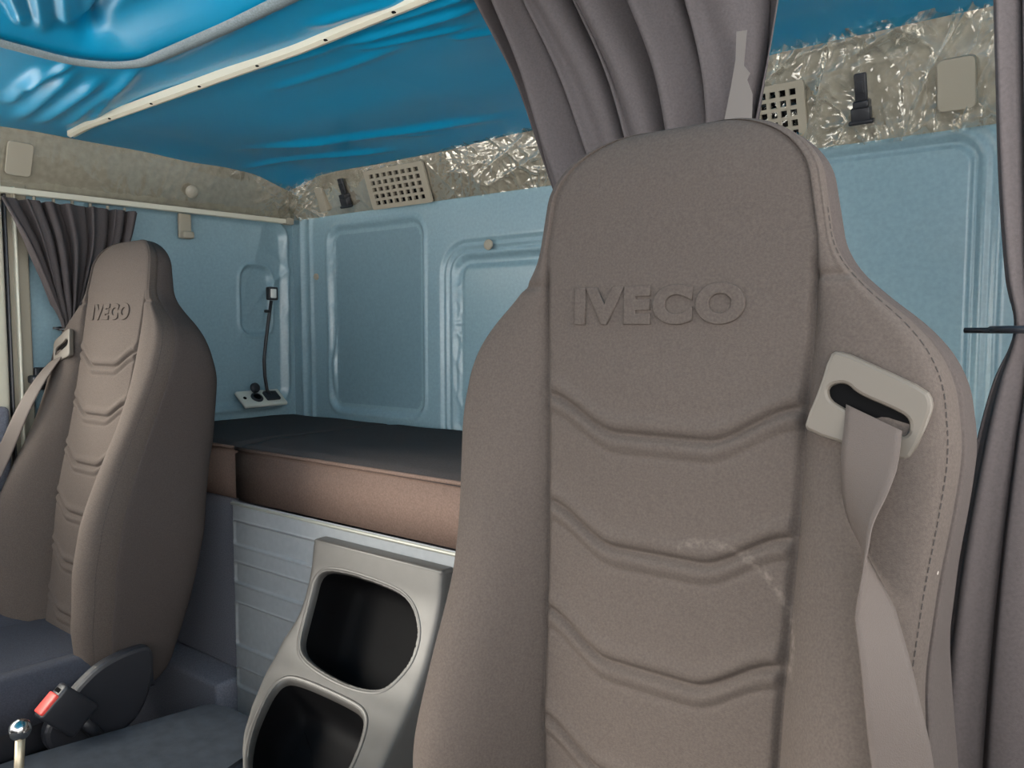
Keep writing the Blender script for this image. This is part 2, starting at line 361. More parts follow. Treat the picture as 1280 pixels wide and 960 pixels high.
# inside the hatch frame the film lies higher
HX0, HY1 = cpix(146, 92)[0], cpix(150, 92)[1]
sh = sdf_rr(gx, gy, HX0, -0.35, -0.75, HY1, 0.13)
z += 0.035 * sstep(0.0, -0.10, sh)
ce = tag(grid('ceiling', np.stack([gx, gy, z], -1), M_blue, flip=True), 'wrinkled glossy blue film covering the cab ceiling', 'ceiling', kind='structure')
tag(rbox('roof_panel', (XR - XL + 0.2, 2.7, 0.03), ((XR + XL) / 2, 0.40, 1.93), M_cream, r=0), 'outer roof panel above the blue film', 'roof', kind='structure')

# grey felt band around the roof hatch
def loop_frame(name, pts, z0, w, h, m, parent=None):
    pts = [Vector((x, y, 0)) for x, y in pts]; n = len(pts); V = []
    prof = [(-w, 0.0), (-w * 0.8, -h * 0.7), (0, -h), (w * 0.8, -h * 0.7), (w, 0.0)]
    for i in range(n):
        t = (pts[(i + 1) % n] - pts[i - 1]).normalized(); nn = Vector((t.y, -t.x, 0))
        for o_, hh in prof: q = pts[i] + nn * o_; V.append((q.x, q.y, z0(q.x) + hh))
    Fc = []
    for i in range(n):
        for k in range(len(prof) - 1):
            a, b = i * 5 + k, ((i + 1) % n) * 5 + k; Fc.append((a, a + 1, b + 1, b))
    return mesh(name, V, Fc, m, parent)
rr = [(x + (HX0 - 0.35) / 2, y + (HY1 - 0.75) / 2) for x, y in rrect(-0.35 - HX0, HY1 + 0.75, 0.13, 12)]
dense = []
for i in range(len(rr)):
    a, b = rr[i], rr[(i + 1) % len(rr)]; k = max(1, int(math.hypot(b[0] - a[0], b[1] - a[1]) / 0.04))
    for j in range(k): dense.append((a[0] + (b[0] - a[0]) * j / k, a[1] + (b[1] - a[1]) * j / k))
tag(loop_frame('roof_hatch_band', dense, lambda x: float(zc(x)) - 0.004, 0.0145, 0.008, M_band), 'grey felt band around the roof hatch with a rounded corner', 'hatch frame')

# cream strip across the ceiling
st = thing('ceiling_strip', 'cream metal strip screwed across the blue ceiling', 'ceiling strip', (-1.3, 0.9, 1.77))
a = cpix(90, 166, 1.762); b = cpix(530, 2, 1.785); ys = a[1]; sl = (b[1] - a[1]) / (b[0] - a[0])
xs = np.linspace(a[0], -0.35, 60); V = []
for x in xs:
    y = ys + sl * (x - a[0]); zz = float(zc(x)) - 0.012 - 0.012 * float(sstep(-2.0, -2.2, x))
    for dy, dz in ((-0.012, 0.014), (-0.012, -0.002), (-0.004, -0.006), (-0.003, 0.004), (0.002, 0.004), (0.003, -0.004), (0.010, -0.001), (0.011, 0.014)): V.append((x, y + dy, zz + dz))
mesh('strip', V, [tuple(f) for f in quads(60, 8, True)], M_cream, st, smooth=False)
for px, py in ((138, 144), (185, 125), (240, 103), (306, 76), (386, 44), (470, 13)):
    x, y = cpix(px, py, 1.77); y = ys + sl * (x - a[0])
    disc('screw', (x, y - 0.008, float(zc(x)) - 0.0150), (0, 0, -1), 0.0042, 0.002, M_dark, st, n=10)

# ------------------------------------------------------------------ grey trims under the ceiling, and the clear film over them
def rear_trim(X, v, off=0.0):
    """v 0 at the lower edge, 1 at the upper"""
    zt = zc(X) - 0.004 - 0.012 * np.exp(-((X + 2.2) / 0.10) ** 2)
    return np.stack([X, YR - 0.006 - 0.055 * v - 0.01 * np.sin(np.pi * v) - off, ZT - 0.012 + (zt - ZT + 0.02) * v - off * 0.4], -1)
U, Vv = np.meshgrid(np.linspace(XL + 0.01, XR, 520), np.linspace(0, 1, 48))
tag(grid('trim_1', rear_trim(U, Vv), M_trim), 'grey padded trim strip above the blue rear wall', 'trim', kind='structure')
def left_trim(Y, v, off=0.0):
    zt = 1.785
    return np.stack([XL + 0.006 + 0.055 * v + 0.01 * np.sin(np.pi * v) + off, Y, 1.612 + (zt - 1.612) * v + 0 * Y + (0.018 * (Y - 0.8) / 0.9) * (1 - v)], -1)
U2, V2 = np.meshgrid(np.linspace(0.0, YR - 0.01, 300), np.linspace(0, 1, 40))
tag(grid('trim_2', left_trim(U2, V2), M_trim, flip=True), 'grey padded trim strip above the far door and side wall', 'trim', kind='structure')
def film_rear(name, x0, x1, amp, seed, label, n=420, env=None):
    U, Vv = np.meshgrid(np.linspace(x0, x1, n), np.linspace(0.0, 0.99, 60))
    hgt = crinkle(U, Vv * 0.16, 9, seed) + 0.35 * crinkle(U, Vv * 0.16, 26, seed + 40)
    a = amp * (env(U, Vv) if env else 1.0)
    P = rear_trim(U, Vv, 0.003 + a * hgt)
    o = grid(name, P, M_film); return tag(o, label, 'plastic film', 'clear films on the grey trim')
film_rear('protective_film', XL + 0.03, -0.98, 0.006, 50, 'clear crinkled film over the rear trim in the far corner',
          env=lambda U, V: 0.25 + 2.4 * np.exp(-((U + 2.14) / 0.10) ** 2) + 0.8 * sstep(-1.52, -1.40, U) + 1.0 * sstep(.8, 1., V))
film_rear('protective_film', -0.62, XR - 0.02, 0.019, 77, 'clear crinkled film over the rear trim behind the near seat',
          env=lambda U, V: 0.45 + 0.8 * sstep(.7, .95, V) + 0.5 * sstep(.3, 0., V))
U, Vv = np.meshgrid(np.linspace(0.5, YR - 0.03, 380), np.linspace(0.0, 0.97, 50))
hgt = crinkle(U, Vv * 0.15, 9, 91) + 0.4 * crinkle(U, Vv * .15, 30, 95)
P = left_trim(U, Vv, 0.003 + 0.005 * hgt * (0.22 + 2.6 * np.exp(-((U - 1.63) / 0.07) ** 2) + 0.7 * sstep(.85, 1, Vv)))
tag(grid('protective_film', P, M_film, flip=True), 'clear smooth film over the trim above the far door', 'plastic film', 'clear films on the grey trim')

# a frame of reference on the trims for the small fittings
n_r = Vector((0, -(0.14), -0.055)).normalized(); n_r = Vector((0, -0.93, -0.36)).normalized(); up_r = Vector((0, -0.36, 0.93)).normalized()
def rear_pt(px, py, off=0.012):
    p = on(px, py, (0, YR - 0.035, (ZT + 1.78) / 2), tuple(n_r)); return Vector(p) + n_r * off
R_rear = Matrix((Vector((1, 0, 0)), up_r, -n_r * -1)).transposed()      # local x = X, y = up the trim, z = out of it
def on_rear(pts, c, z=0.0): return [c + Vector((1, 0, 0)) * x + up_r * y + n_r * z for x, y in pts]
n_l = Vector((0.93, 0, -0.36)).normalized(); up_l = Vector((0.36, 0, 0.93)).normalized()
def left_pt(px, py, off=0.012):
    p = on(px, py, (XL + 0.04, 0, 1.69), tuple(n_l)); return Vector(p) + n_l * off

# cover plates
c = rear_pt(407, 248, 0.003); tag(plate('cover_plate', on_rear(rrect(0.034, 0.078, 0.006), c), n_r, 0.020, M_beige), 'narrow beige cover plate on the rear trim in the far corner', 'cover plate', 'beige cover plates')
c = rear_pt(1198, 103, 0.005); tag(plate('cover_plate', on_rear(rrect(0.062, 0.092, 0.01), c), n_r, 0.026, M_beige), 'large beige cover plate on the rear trim by the right curtain', 'cover plate', 'beige cover plates')
c = left_pt(21, 197); tag(plate('cover_plate', [c + Vector((0, 1, 0)) * x + up_l * y for x, y in rrect(0.06, 0.085, 0.01)], n_l, 0.006, M_beige), 'beige cover plate on the trim above the far door', 'cover plate', 'beige cover plates')
c = left_pt(237, 238); tag(disc('trim_button', c, n_l, 0.02, 0.008, M_trim, dome=0.006), 'round grey button on the trim above the far seat', 'button')

# vent grilles: a 8 by 5 lattice in front of a dark duct
def vent(c, w, h, label):
    t = thing('vent_grille', label, 'vent', tuple(c), 'air vent grilles on the rear trim')
    nxh, nyh = 8, 5; ow, oh = w * 0.86 / nxh, h * 0.84 / nyh
    holes = []
    for i in range(nxh):
        for j in range(nyh):
            hx = (i - (nxh - 1) / 2) * ow; hy = (j - (nyh - 1) / 2) * oh; a, b = ow * 0.32, oh * 0.31
            holes.append(on_rear([(hx - a, hy - b), (hx + a, hy - b), (hx + a, hy + b), (hx - a, hy + b)], c, 0.004))
    plate('grille', on_rear(rrect(w, h, 0.006), c, 0.004), n_r, 0.007, M_beige, t, holes=holes, bevel=0)
    plate('duct', on_rear(rrect(w * 0.95, h * 0.93, 0.004), c, -0.006), n_r, 0.006, M_dark, t, bevel=0)
    return t
p1, p2 = rear_pt(466, 236), rear_pt(540, 225); hh = (rear_pt(497, 206) - rear_pt(507, 257)).length
vent(rear_pt(502, 231), abs(p2.x - p1.x), hh * 0.98, 'beige square-holed vent grille on the rear trim in the far corner')
pr = rear_pt(1011, 136); vent(Vector((pr.x - 0.095, pr.y, pr.z)), 0.19, (rear_pt(1008, 100) - rear_pt(1015, 176)).length, 'beige square-holed vent grille half hidden behind the middle curtain')

# black strap clips on the rear trim
def clip(c, s, label):
    t = thing('strap_clip', label, 'clip', tuple(c), 'black strap clips on the rear trim')
    def blk(name, w, h, dth, x, y, zz, r=0.003):
        R = Matrix((Vector((1, 0, 0)), up_r, n_r)).transposed()
        rbox(name, (w * s, h * s, dth * s), tuple(c + Vector((1, 0, 0)) * x * s + up_r * y * s + n_r * zz * s), M_blackp, t, r=r * s, rot=R)
    blk('clip_body', 0.034, 0.030, 0.020, 0, -0.028, 0.008); blk('shoulder', 0.044, 0.008, 0.02, 0, -0.040, 0.01)
    blk('catch', 0.028, 0.014, 0.026, 0.002, -0.008, 0.008); blk('strap_tongue', 0.022, 0.05, 0.008, 0.001, 0.022, 0.006)
    blk('slot', 0.012, 0.02, 0.004, 0.001, 0.022, 0.012, 0.001)
clip(rear_pt(436, 240, 0.016), 1.0, 'small black strap clip on the rear trim beside the far vent')
clip(rear_pt(1080, 122, 0.02), 1.05, 'black strap clip on the rear trim behind the near seat')

# curtain rail under the left trim, with its hook
rl = thing('curtain_rail', 'cream curtain rail below the trim over the far door and wall', 'curtain rail', (XL + 0.04, 1.0, 1.61))
V = []
for y in np.linspace(0.3, 1.66, 50):
    zz = 1.606 + 0.018 * (y - 0.8) / 0.9
    for dx, dz in ((0, 0.007), (0.022, 0.007), (0.022, -0.007), (0.015, -0.007), (0.015, -0.001), (0.007, -0.001), (0.007, -0.007), (0, -0.007)): V.append((XL + 0.025 + dx, y, zz + dz))
mesh('rail', V, [tuple(f) for f in quads(50, 8, True)] , M_cream, rl, smooth=False)
rbox('end_stop', (0.03, 0.03, 0.022), (XL + 0.037, 1.655, 1.624), M_beige, rl, r=0.004)
for y in np.linspace(0.82, 1.10, 7): tube('glider', [(XL + 0.036, y, 1.600), (XL + 0.036, y, 1.585)], 0.004, M_beige, rl, 6)
py, pz = L_at(228, 283)
hk = thing('coat_hook', 'beige plastic coat hook under the curtain rail', 'hook', (XL + 0.01, py, pz))
rbox('hook_plate', (0.012, 0.04, 0.075), (XL + 0.012, py, pz), M_beige, hk, r=0.004)
rbox('hook_lip', (0.03, 0.036, 0.022), (XL + 0.024, py, pz - 0.028), M_beige, hk, r=0.006)

# ------------------------------------------------------------------ reading lamp and socket plate on the ledge in the corner
so = np.array(atX(327, 498, XL + 0.045)); sk = thing('socket_plate', 'cream socket plate on the ledge under the reading lamp', 'socket', tuple(so))
Rs = Matrix.Rotation(math.radians(38), 3, 'Y')
sx = lambda a, b, c=0: Vector(so) + Rs @ Vector((a, b, c))
rbox('plate', (0.075, 0.165, 0.014), tuple(so), M_sock, sk, r=0.006, rot=Rs)
o = disc('socket_ring', sx(0.002, -0.022, 0.006), Rs @ Vector((0, 0, 1)), 0.021, 0.006, M_blackp, sk)
disc('socket_hole', sx(0.002, -0.022, 0.0105), Rs @ Vector((0, 0, 1)), 0.013, 0.003, M_dark, sk)
disc('screw', sx(0.0, -0.066, 0.006), Rs @ Vector((0, 0, 1)), 0.006, 0.003, M_dark, sk)
cp = np.array(atX(318, 485, XL + 0.04)); disc('cap', cp, (0.9, 0.1, 0.2), 0.017, 0.009, M_blackp, sk, dome=0.003)
tube('cap_strap', [sx(-0.015, -0.022, 0.008), Vector(cp) - Vector((0, 0, 0.012))], 0.004, M_blackp, sk, 6)
lb = sx(0.0, 0.035, 0.008)
lamp = thing('reading_lamp', 'black gooseneck reading lamp with small white head in the corner', 'lamp', tuple(lb))
rbox('lamp_base', (0.04, 0.052, 0.014), tuple(lb), M_blackp, lamp, r=0.004, rot=Rs)
pts = [lb] + [Vector(atX(px, py, XL + 0.045)) for px, py in ((334, 488), (331, 470), (330, 450), (332, 430), (335, 405), (337, 390), (339, 376))]
tube('gooseneck', pts, 0.0055, M_blackp, lamp, 8)
hp = Vector(atX(340, 367, XL + 0.05)); hd = rbox('lamp_head', (0.022, 0.036, 0.044), tuple(hp), M_blackp, lamp, r=0.005)
rbox('diffuser', (0.006, 0.022, 0.030), tuple(hp + Vector((0.011, -0.002, 0))), M_white, lamp, r=0.003)
sp_ = Vector(atX(334, 389, XL + 0.045)); rbox('switch', (0.012, 0.018, 0.01), tuple(sp_), M_blackp, lamp, r=0.003)

# ------------------------------------------------------------------ bunk: base, storage panel, mattress cushions
YB = 1.10
bb = thing('bunk_platform', 'dark carpeted bunk platform behind the far seat', 'bunk', (-1.97, 1.3, 0.3))
rbox('carpet_panel', (0.50, 0.54, 0.46), (-1.972, 1.40, 0.595), M_base, bb, r=0.01)
rbox('sill', (0.50, 0.62, 0.362), (-1.972, 1.36, 0.181), M_base, bb, r=0.012)
sp = thing('storage_locker', 'grey plastic locker front with inset rectangles under the bunk mattress', 'locker', (-1.2, YB, 0.3))
gx, gz = np.meshgrid(np.linspace(-1.712, 0.15, 620), np.linspace(0.0, 0.828, 420))
dep = np.zeros_like(gx); ins = []
zz = lambda y: atY(295, y, YB)[2]
xl = atY(294, 700, YB)[0]
for y0, y1 in ((651, 679), (702, 726), (752, 803), (831, 854)):
    s = sdf_rr(gx, gz, xl, -1.12, zz(y1), zz(y0), 0.012); dep += -0.006 * sstep(0.0015, -0.003, s) + 0.0015 * np.exp(-((s - .0035) / .002) ** 2); ins.append(s < -0.004)
for s0 in (-0.6,):
    for y0, y1 in ((651, 679), (702, 726), (752, 803), (831, 854)):
        s = sdf_rr(gx, gz, s0 - .15, 0.05, zz(y1), zz(y0), 0.012); dep += -0.0045 * sstep(0.002, -0.006, s)
dep -= 0.006 * sstep(-1.702, -1.712, gx)
P = np.stack([gx, YB - 0.004 - dep, gz], -1); cut_ = (gx > -1.335) & (gx < -0.985) & (gz > 0.40) & (gz < 0.772)
allin = fm(ins[0]) | fm(ins[1]) | fm(ins[2]) | fm(ins[3])
ins = [i_ & ~cut_ for i_ in ins]
grid('panel_face', P, M_grey, sp, mask=~(allin | fm(cut_)))
for k in range(4): grid('inset', P, M_grey, sp, mask=fm(ins[k]))
rbox('top_rim', (1.86, 0.012, 0.008), (-0.78, YB - 0.002, 0.821), M_rim, sp, r=0.004)
rbox('panel_core', (1.85, 0.34, 0.80), (-0.78, YB + 0.33, 0.42), M_base, sp, r=0.0)

def cushion(name, x0, x1, y0, y1, z0, z1, label, sag=0.008):
    t = thing(name, label, 'mattress', ((x0 + x1) / 2, (y0 + y1) / 2, z0), 'bunk mattress sections')
    W, D, H = x1 - x0, y1 - y0, z1 - z0; nx_ = max(12, int(W / 0.02)); ny_ = 24
    u, v = np.meshgrid(np.linspace(0, 1, nx_), np.linspace(0, 1, ny_)); r = 0.02
    ed = np.minimum(np.minimum(u * W, (1 - u) * W), np.minimum(v * D, (1 - v) * D))
    zt = z1 - 0.012 * np.exp(-ed / 0.008) + sag * (sstep(0, .25, v) * sstep(1, .75, v)) + 0.002 * vnoise(u * W * 8, v * D * 8, 3)
    grid('top_cover', np.stack([x0 + u * W, y0 + v * D, zt], -1), M_matT, t)
    bm = bmesh.new(); bmesh.ops.create_cube(bm, size=1); bmesh.ops.scale(bm, vec=(W, D, H - 0.012), verts=bm.verts)
    bmesh.ops.bevel(bm, geom=[e for e in bm.edges], offset=0.008, segments=3, affect='EDGES')
    bmesh.ops.translate(bm, vec=((x0 + x1) / 2, (y0 + y1) / 2, (z0 + z1 - 0.012) / 2), verts=bm.verts)
    bm_obj('side_cover', bm, M_matF, t)
    tube('piping', [(x0 + .006, y0 + 0.003, z1 - 0.008), (x1 - .006, y0 + 0.003, z1 - 0.008)], 0.0045, M_matF, t, 8)
    return t
cushion('bunk_cushion', -1.708, 0.19, YB + 0.005, 1.685, 0.826, 0.966, 'long brown bunk mattress section between the seats')
cushion('bunk_cushion', -2.215, -1.716, YB + 0.012, 1.68, 0.826, 0.966, 'short brown bunk mattress section behind the far seat', 0.004)

# ------------------------------------------------------------------ engine tunnel and console
ZE = 0.46
XN = -1.24
def tunnel():
    bm = bmesh.new()
    a, b = atZ(20, 945, ZE), atZ(262, 876, ZE)
    sl = (b[0] - a[0]) / (b[1] - a[1])
    prof = [(b[0] + (-0.75 - b[1]) * sl * 0.6, -0.75), (a[0], a[1]), (b[0], b[1]), (b[0] + .05, b[1] + 0.02), (XN, b[1] + 0.03), (XN + 0.08, 0.52), (-0.72, 0.52), (-0.72, -0.75)]
    lo = [bm.verts.new((x - (0.03 if i < 3 else -.02), y, 0.0)) for i, (x, y) in enumerate(prof)]; hi = [bm.verts.new((x, y, ZE)) for x, y in prof]
    n = len(prof); bm.faces.new(hi); bm.faces.new(lo[::-1])
    for i in range(n): bm.faces.new((lo[i], lo[(i + 1) % n], hi[(i + 1) % n], hi[i]))
    bmesh.ops.recalc_face_normals(bm, faces=bm.faces)
    es = [e for e in bm.edges if all(abs(v.co.z - ZE) < 1e-4 for v in e.verts)]
    bmesh.ops.bevel(bm, geom=es, offset=0.012, segments=3, affect='EDGES')
    return tag(bm_obj('engine_cover', bm, M_tunnel, smooth=False), 'dark rubber covered engine hump between the seats', 'engine cover')
tunnel()

# console: a face that runs up from the engine cover to the bunk, with two deep bins
prof = [(0.40, 0.478), (0.55, 0.482), (0.66, 0.490), (0.76, 0.505), (0.84, 0.527), (0.90, 0.556), (0.95, 0.592), (0.99, 0.634), (1.02, 0.680), (1.045, 0.735), (1.06, 0.792)]
PR = np.array(prof); ss = np.concatenate([[0], np.cumsum(np.hypot(*np.diff(PR, axis=0).T))])
fine = np.linspace(0, ss[-1], 800)
def sm(a): 
    k = np.ones(41) / 41; return np.convolve(np.pad(a, 20, mode='edge'), k, 'valid')
PY = np.interp(fine, ss, PR[:, 0]); PZ = np.interp(fine, ss, PR[:, 1]); PY[20:-20] = sm(PY)[20:-20]; PZ[20:-20] = sm(PZ)[20:-20]
def on_prof(px, py):
    """where the sight line meets the extruded profile -> (X, s)"""
    r = ray(px, py); best = None
    t = (PY - C[1]) / r[1]; dz = C[2] + t * r[2] - PZ
    k = np.where(np.sign(dz[:-1]) != np.sign(dz[1:]))[0]
    if len(k) == 0: return None
    k = k[-1]; f = dz[k] / (dz[k] - dz[k + 1]); tt = t[k] + (t[k + 1] - t[k]) * f
    return C[0] + tt * r[0], fine[k] + (fine[k + 1] - fine[k]) * f
def track(pl): return [q for q in (on_prof(*p) for p in pl) if q]
Lt = track([(390, 684), (384, 730), (373, 766), (352, 800), (330, 842), (314, 880), (304, 915), (302, 940), (306, 965)])
Rt = track([(552, 719), (549, 760), (541, 800), (527, 850), (512, 885), (496, 920), (478, 960), (460, 990)])
tabL = [(s, x) for x, s in Lt]; tabR = [(s, x) for x, s in Rt]
sL = min(s for s, x in tabL); sR = min(s for s, x in tabR); s_end = min(sL, sR) - 0.02
ns, nu = 330, 210
sv = np.linspace(s_end, ss[-1], ns)
xl_ = interp(sv, tabL); xr_ = interp(sv, tabR)
k = np.ones(15) / 15; xl_ = np.convolve(np.pad(xl_, 7, mode='edge'), k, 'valid'); xr_ = np.convolve(np.pad(xr_, 7, mode='edge'), k, 'valid')
u = np.concatenate([[-0.22, -0.15, -0.09, -0.05, -0.025, -0.01], np.linspace(0, 1, nu), [1.01, 1.025, 1.05, 1.09, 1.15, 1.22]])
UU, SS = np.meshgrid(u, sv); XX = xl_[:, None] + (xr_ - xl_)[:, None] * np.clip(UU, 0, 1)
def poly_sdf(px, py, poly):
    poly = np.array(poly); d2 = np.full(px.shape, 1e9); ins_ = np.zeros(px.shape, bool); n = len(poly)
    for i in range(n):
        a, b = poly[i], poly[(i + 1) % n]; e = b - a; w = np.stack([px - a[0], py - a[1]], -1)
        t = np.clip((w @ e) / (e @ e), 0, 1); q = w - t[..., None] * e; d2 = np.minimum(d2, (q ** 2).sum(-1))
        c1 = (a[1] <= py) != (b[1] <= py); xx = a[0] + (py - a[1]) / (e[1] if abs(e[1]) > 1e-9 else 1e-9) * e[0]; ins_ ^= c1 & (px < xx)
    return np.where(ins_, -1, 1) * np.sqrt(d2)
def round_poly(P, n=3):
    for _ in range(n):
        Q = []
        for i in range(len(P)):
            a, b = np.array(P[i]), np.array(P[(i + 1) % len(P)]); Q += [a * .75 + b * .25, a * .25 + b * .75]
        P = Q
    return P
bin1 = round_poly(track([(398, 716), (425, 716), (480, 734), (510, 750), (522, 785), (514, 822), (492, 850), (474, 862), (440, 856), (400, 836), (376, 815), (378, 790), (390, 745)]), 2)
low = track([(352, 850), (372, 852), (430, 878), (454, 893), (450, 920), (438, 950), (425, 975)]) + track([(345, 1010), (318, 985), (311, 945), (322, 900), (338, 866)])
bin2 = round_poly(low, 2)
d1 = poly_sdf(XX, SS, bin1); d2 = poly_sdf(XX, SS, bin2)
Yp = np.interp(SS, fine, PY); Zp = np.interp(SS, fine, PZ)
ty = np.gradient(PY, fine); tz = np.gradient(PZ, fine); ny_, nz_ = np.interp(SS, fine, -tz), np.interp(SS, fine, ty)
Hh = np.zeros_like(UU)
over = np.maximum(-UU, UU - 1).clip(0)                            # skirts that fold down at both sides
Hh = Hh - np.where(over > 0, 0.004 + over * 0.9, 0) - 0.004 * np.exp(-np.minimum(np.abs(UU), np.abs(1 - UU)) / 0.012)
fr = sstep(s_end, s_end + 0.05, SS); 
XXs = XX + np.where(UU < 0, UU * 0.04, 0) + np.where(UU > 1, (UU - 1) * 0.04, 0)
Zf = Zp + nz_ * Hh - 0.03 * (1 - fr); Yf = Yp + ny_ * Hh
Zf = np.where(over > 0, np.maximum(Zf, 0.40), Zf)
P = np.stack([XXs, Yf, Zf], -1)
co = thing('storage_console', 'grey plastic console with two deep open bins between the seats', 'console', (-1.15, 0.95, ZE))
grid('console_face', P, M_console, co, mask=~(fm(d1 < 0.005) | fm(d2 < 0.005)))
def prof_pt(X, s_, h):
    y, z_ = np.interp(s_, fine, PY), np.interp(s_, fine, PZ); return (X, y + np.interp(s_, fine, -tz) * h, z_ + np.interp(s_, fine, ty) * h)
def resample(P, n):
    P = np.array(P); Q = np.vstack([P, P[:1]]); L = np.concatenate([[0], np.cumsum(np.hypot(*np.diff(Q, axis=0).T))]); t = np.linspace(0, L[-1], n, endpoint=False)
    return np.stack([np.interp(t, L, Q[:, 0]), np.interp(t, L, Q[:, 1])], -1)
def make_bin(poly, depth):
    n = 140; P = resample(poly, n); T = np.roll(P, -1, 0) - np.roll(P, 1, 0)
    N = np.stack([T[:, 1], -T[:, 0]], -1); N /= np.linalg.norm(N, axis=1)[:, None]
    area = np.sum(P[:, 0] * np.roll(P[:, 1], -1) - np.roll(P[:, 0], -1) * P[:, 1])
    if area < 0: N = -N
    def ring(o_, h, shrink=0.0):
        c_ = P.mean(0); Q = P + N * o_; Q = c_ + (Q - c_) * (1 - shrink); return [prof_pt(x, max(y, 0.001), h) for x, y in Q]
    rim = sum([ring(*a_) for a_ in ((.013, -.002), (.012, .0006), (.008, .0008), (.004, -.0010), (.0015, -.004), (0, -.008), (-.001, -.014))], [])
    mesh('rim', rim, quads(7, n, True)[:, ::-1] if area > 0 else quads(7, n, True), M_console, co)
    rows_ = [(-.001, -.014, 0), (-.002, -.03, 0), (-.004, -.06, .02), (-.006, -depth * .85, .05), (-.012, -depth * .96, .09), (-.02, -depth, .16), (-.02, -depth, .6), (-.02, -depth, 1.0)]
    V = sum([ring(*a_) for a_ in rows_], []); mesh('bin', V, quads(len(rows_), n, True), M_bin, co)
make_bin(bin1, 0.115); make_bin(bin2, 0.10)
rbox('top_edge', (float(xr_[-1] - xl_[-1]), 0.035, 0.014), (float(xr_[-1] + xl_[-1]) / 2, 1.078, 0.790), M_console, co, r=0.005)

# ------------------------------------------------------------------ seats
TH = math.radians(2)          # recline, set anew for each seat
h_top = 0.977
Wt = [(-.05, .235), (.15, .262), (.28, .266), (.36, .257), (.42, .250), (.47, .245), (.544, .250), (.608, .258), (.655, .262), (.713, .254), (.752, .230), (.79, .183), (.82, .157), (.863, .150), (.917, .141), (.96, .134), (1.1, .132)]
Pt = [(-0.05, .120), (.30, .128), (.42, .130), (.549, .135), (.688, .140), (.77, .144), (.83, .144), (.88, .140), (1.1, .135)]
Bt = [(-0.05, .045), (.08, .085), (.2, .098), (.3, .09), (.4, .068), (.5, .045), (.6, .028), (.7, .014), (.78, .004), (.84, 0), (1.1, 0)]
Tt = [(-0.05, .14), (.3, .185), (.5, .18), (.65, .155), (.75, .115), (.82, .078), (.9, .064), (1.1, .062)]
WAVES = [0.682, 0.564, 0.447, 0.330, 0.213, 0.096]
def dip(v): return 0.037 * sstep(0.98, 0.34, np.abs(v))
def seat_front(x, h, p):
    """forward offset of the quilted centre panel at (x, h)"""
    v = x / p; d_ = 0.004 * (1 - v ** 2) * sstep(.75, .68, h)
    d_ = d_ - (0.007 - 0.0055 * sstep(.80, .83, h)) * np.exp(-((p - np.abs(x)) / 0.0045) ** 2)
    fade = sstep(0.99, 0.93, np.abs(v))
    for hw in WAVES:
        q = h - (hw - dip(v)); d_ = d_ - 0.8 * fade * (0.0065 * np.exp(-(q / 0.0035) ** 2) - 0.0035 * np.exp(-((q + 0.010) / 0.006) ** 2) - 0.004 * np.exp(-((q - .012) / .008) ** 2) + 0.002 * np.exp(-((q + 0.021) / 0.003) ** 2))
    return d_
def catmull(P, n):
    P = np.array(P, float); t = np.linspace(0, len(P) - 1, n); i = np.minimum(t.astype(int), len(P) - 2); f = (t - i)[:, None]
    g = lambda k: P[np.clip(k, 0, len(P) - 1)]
    a, b, c_, d_ = g(i - 1), g(i), g(i + 1), g(i + 2)
    return 0.5 * (2 * b + (c_ - a) * f + (2 * a - 5 * b + 4 * c_ - d_) * f ** 2 + (3 * b - a - 3 * c_ + d_) * f ** 3)
NC, NB, NS = 121, 34, 30
def build_back():
    hs = np.concatenate([np.linspace(-0.05, 0.888, 392), 0.888 + 0.068 * np.sin(np.linspace(0, math.pi / 2, 28)[1:])])
    rows = []
    for h in hs:
        w, p, b, th = (float(smooth_interp(np.array(h), T)) for T in (Wt, Pt, Bt, Tt))
        u = max(0.0, (h - 0.888) / 0.068); k = 1 - math.sqrt(max(0, 1 - u * u))
        ub = max(0.0, (0.0 - h) / 0.05); kb = 1 - math.sqrt(max(0, 1 - ub * ub))
        w2 = w - 0.095 * k; p = min(p, w - 0.011) - 0.095 * k; w = w2
        x = np.linspace(-p, p, NC); dc = seat_front(x, h, p) if k < .001 else seat_front(x, 0.888, p)
        a = w - p; rr_ = min(0.035, 0.016 + 0.25 * a)
        half = catmull([(p, -0.007 + 0.0055 * float(sstep(.80, .83, np.array(h)))), (p + .12 * a, .25 * b + .002), (p + .35 * a, .75 * b + .002), (p + .62 * a, b), (p + .88 * a, .88 * b - .12 * rr_), (w, b * .7 - rr_)], NB)
        sg = 0.004 * math.exp(-((h - 0.800) / 0.004) ** 2); half[:, 1] -= sg
        half[-3:, 0] -= np.array([.0005, .0015, .003])
        y1 = b * .7 - rr_
        shell = catmull([(w - .003, y1), (w + .001, y1 - .012), (w, y1 * .4 - th * .6), (w - .012, -th * .88), (w - .05, -th), (w * .4, -th - .008), (0, -th - .01)], NS)
        ring = np.concatenate([np.stack([x, dc], -1), half[1:], shell[1:]])
        left = np.concatenate([half[1:], shell[1:-1]])[::-1] * (-1, 1)
        ring = np.concatenate([ring, left])
        mid = -th * .5
        ring[:, 1] = mid + (ring[:, 1] - mid) * (1 - 0.75 * max(k, kb))
        lum = 0.012 * math.exp(-((h - .33) / .15) ** 2)
        rows.append(np.stack([ring[:, 0], -(ring[:, 1] + lum), np.full(len(ring), h)], -1))
    return np.array(rows)
BACK = build_back(); NR = BACK.shape[1]
def vert_normals(P, Fc):
    V = P.reshape(-1, 3); a = np.cross(V[Fc[:, 2]] - V[Fc[:, 0]], V[Fc[:, 3]] - V[Fc[:, 1]]); N = np.zeros_like(V)
    for k in range(4): np.add.at(N, Fc[:, k], a)
    return N / np.maximum(np.linalg.norm(N, axis=1), 1e-12)[:, None]
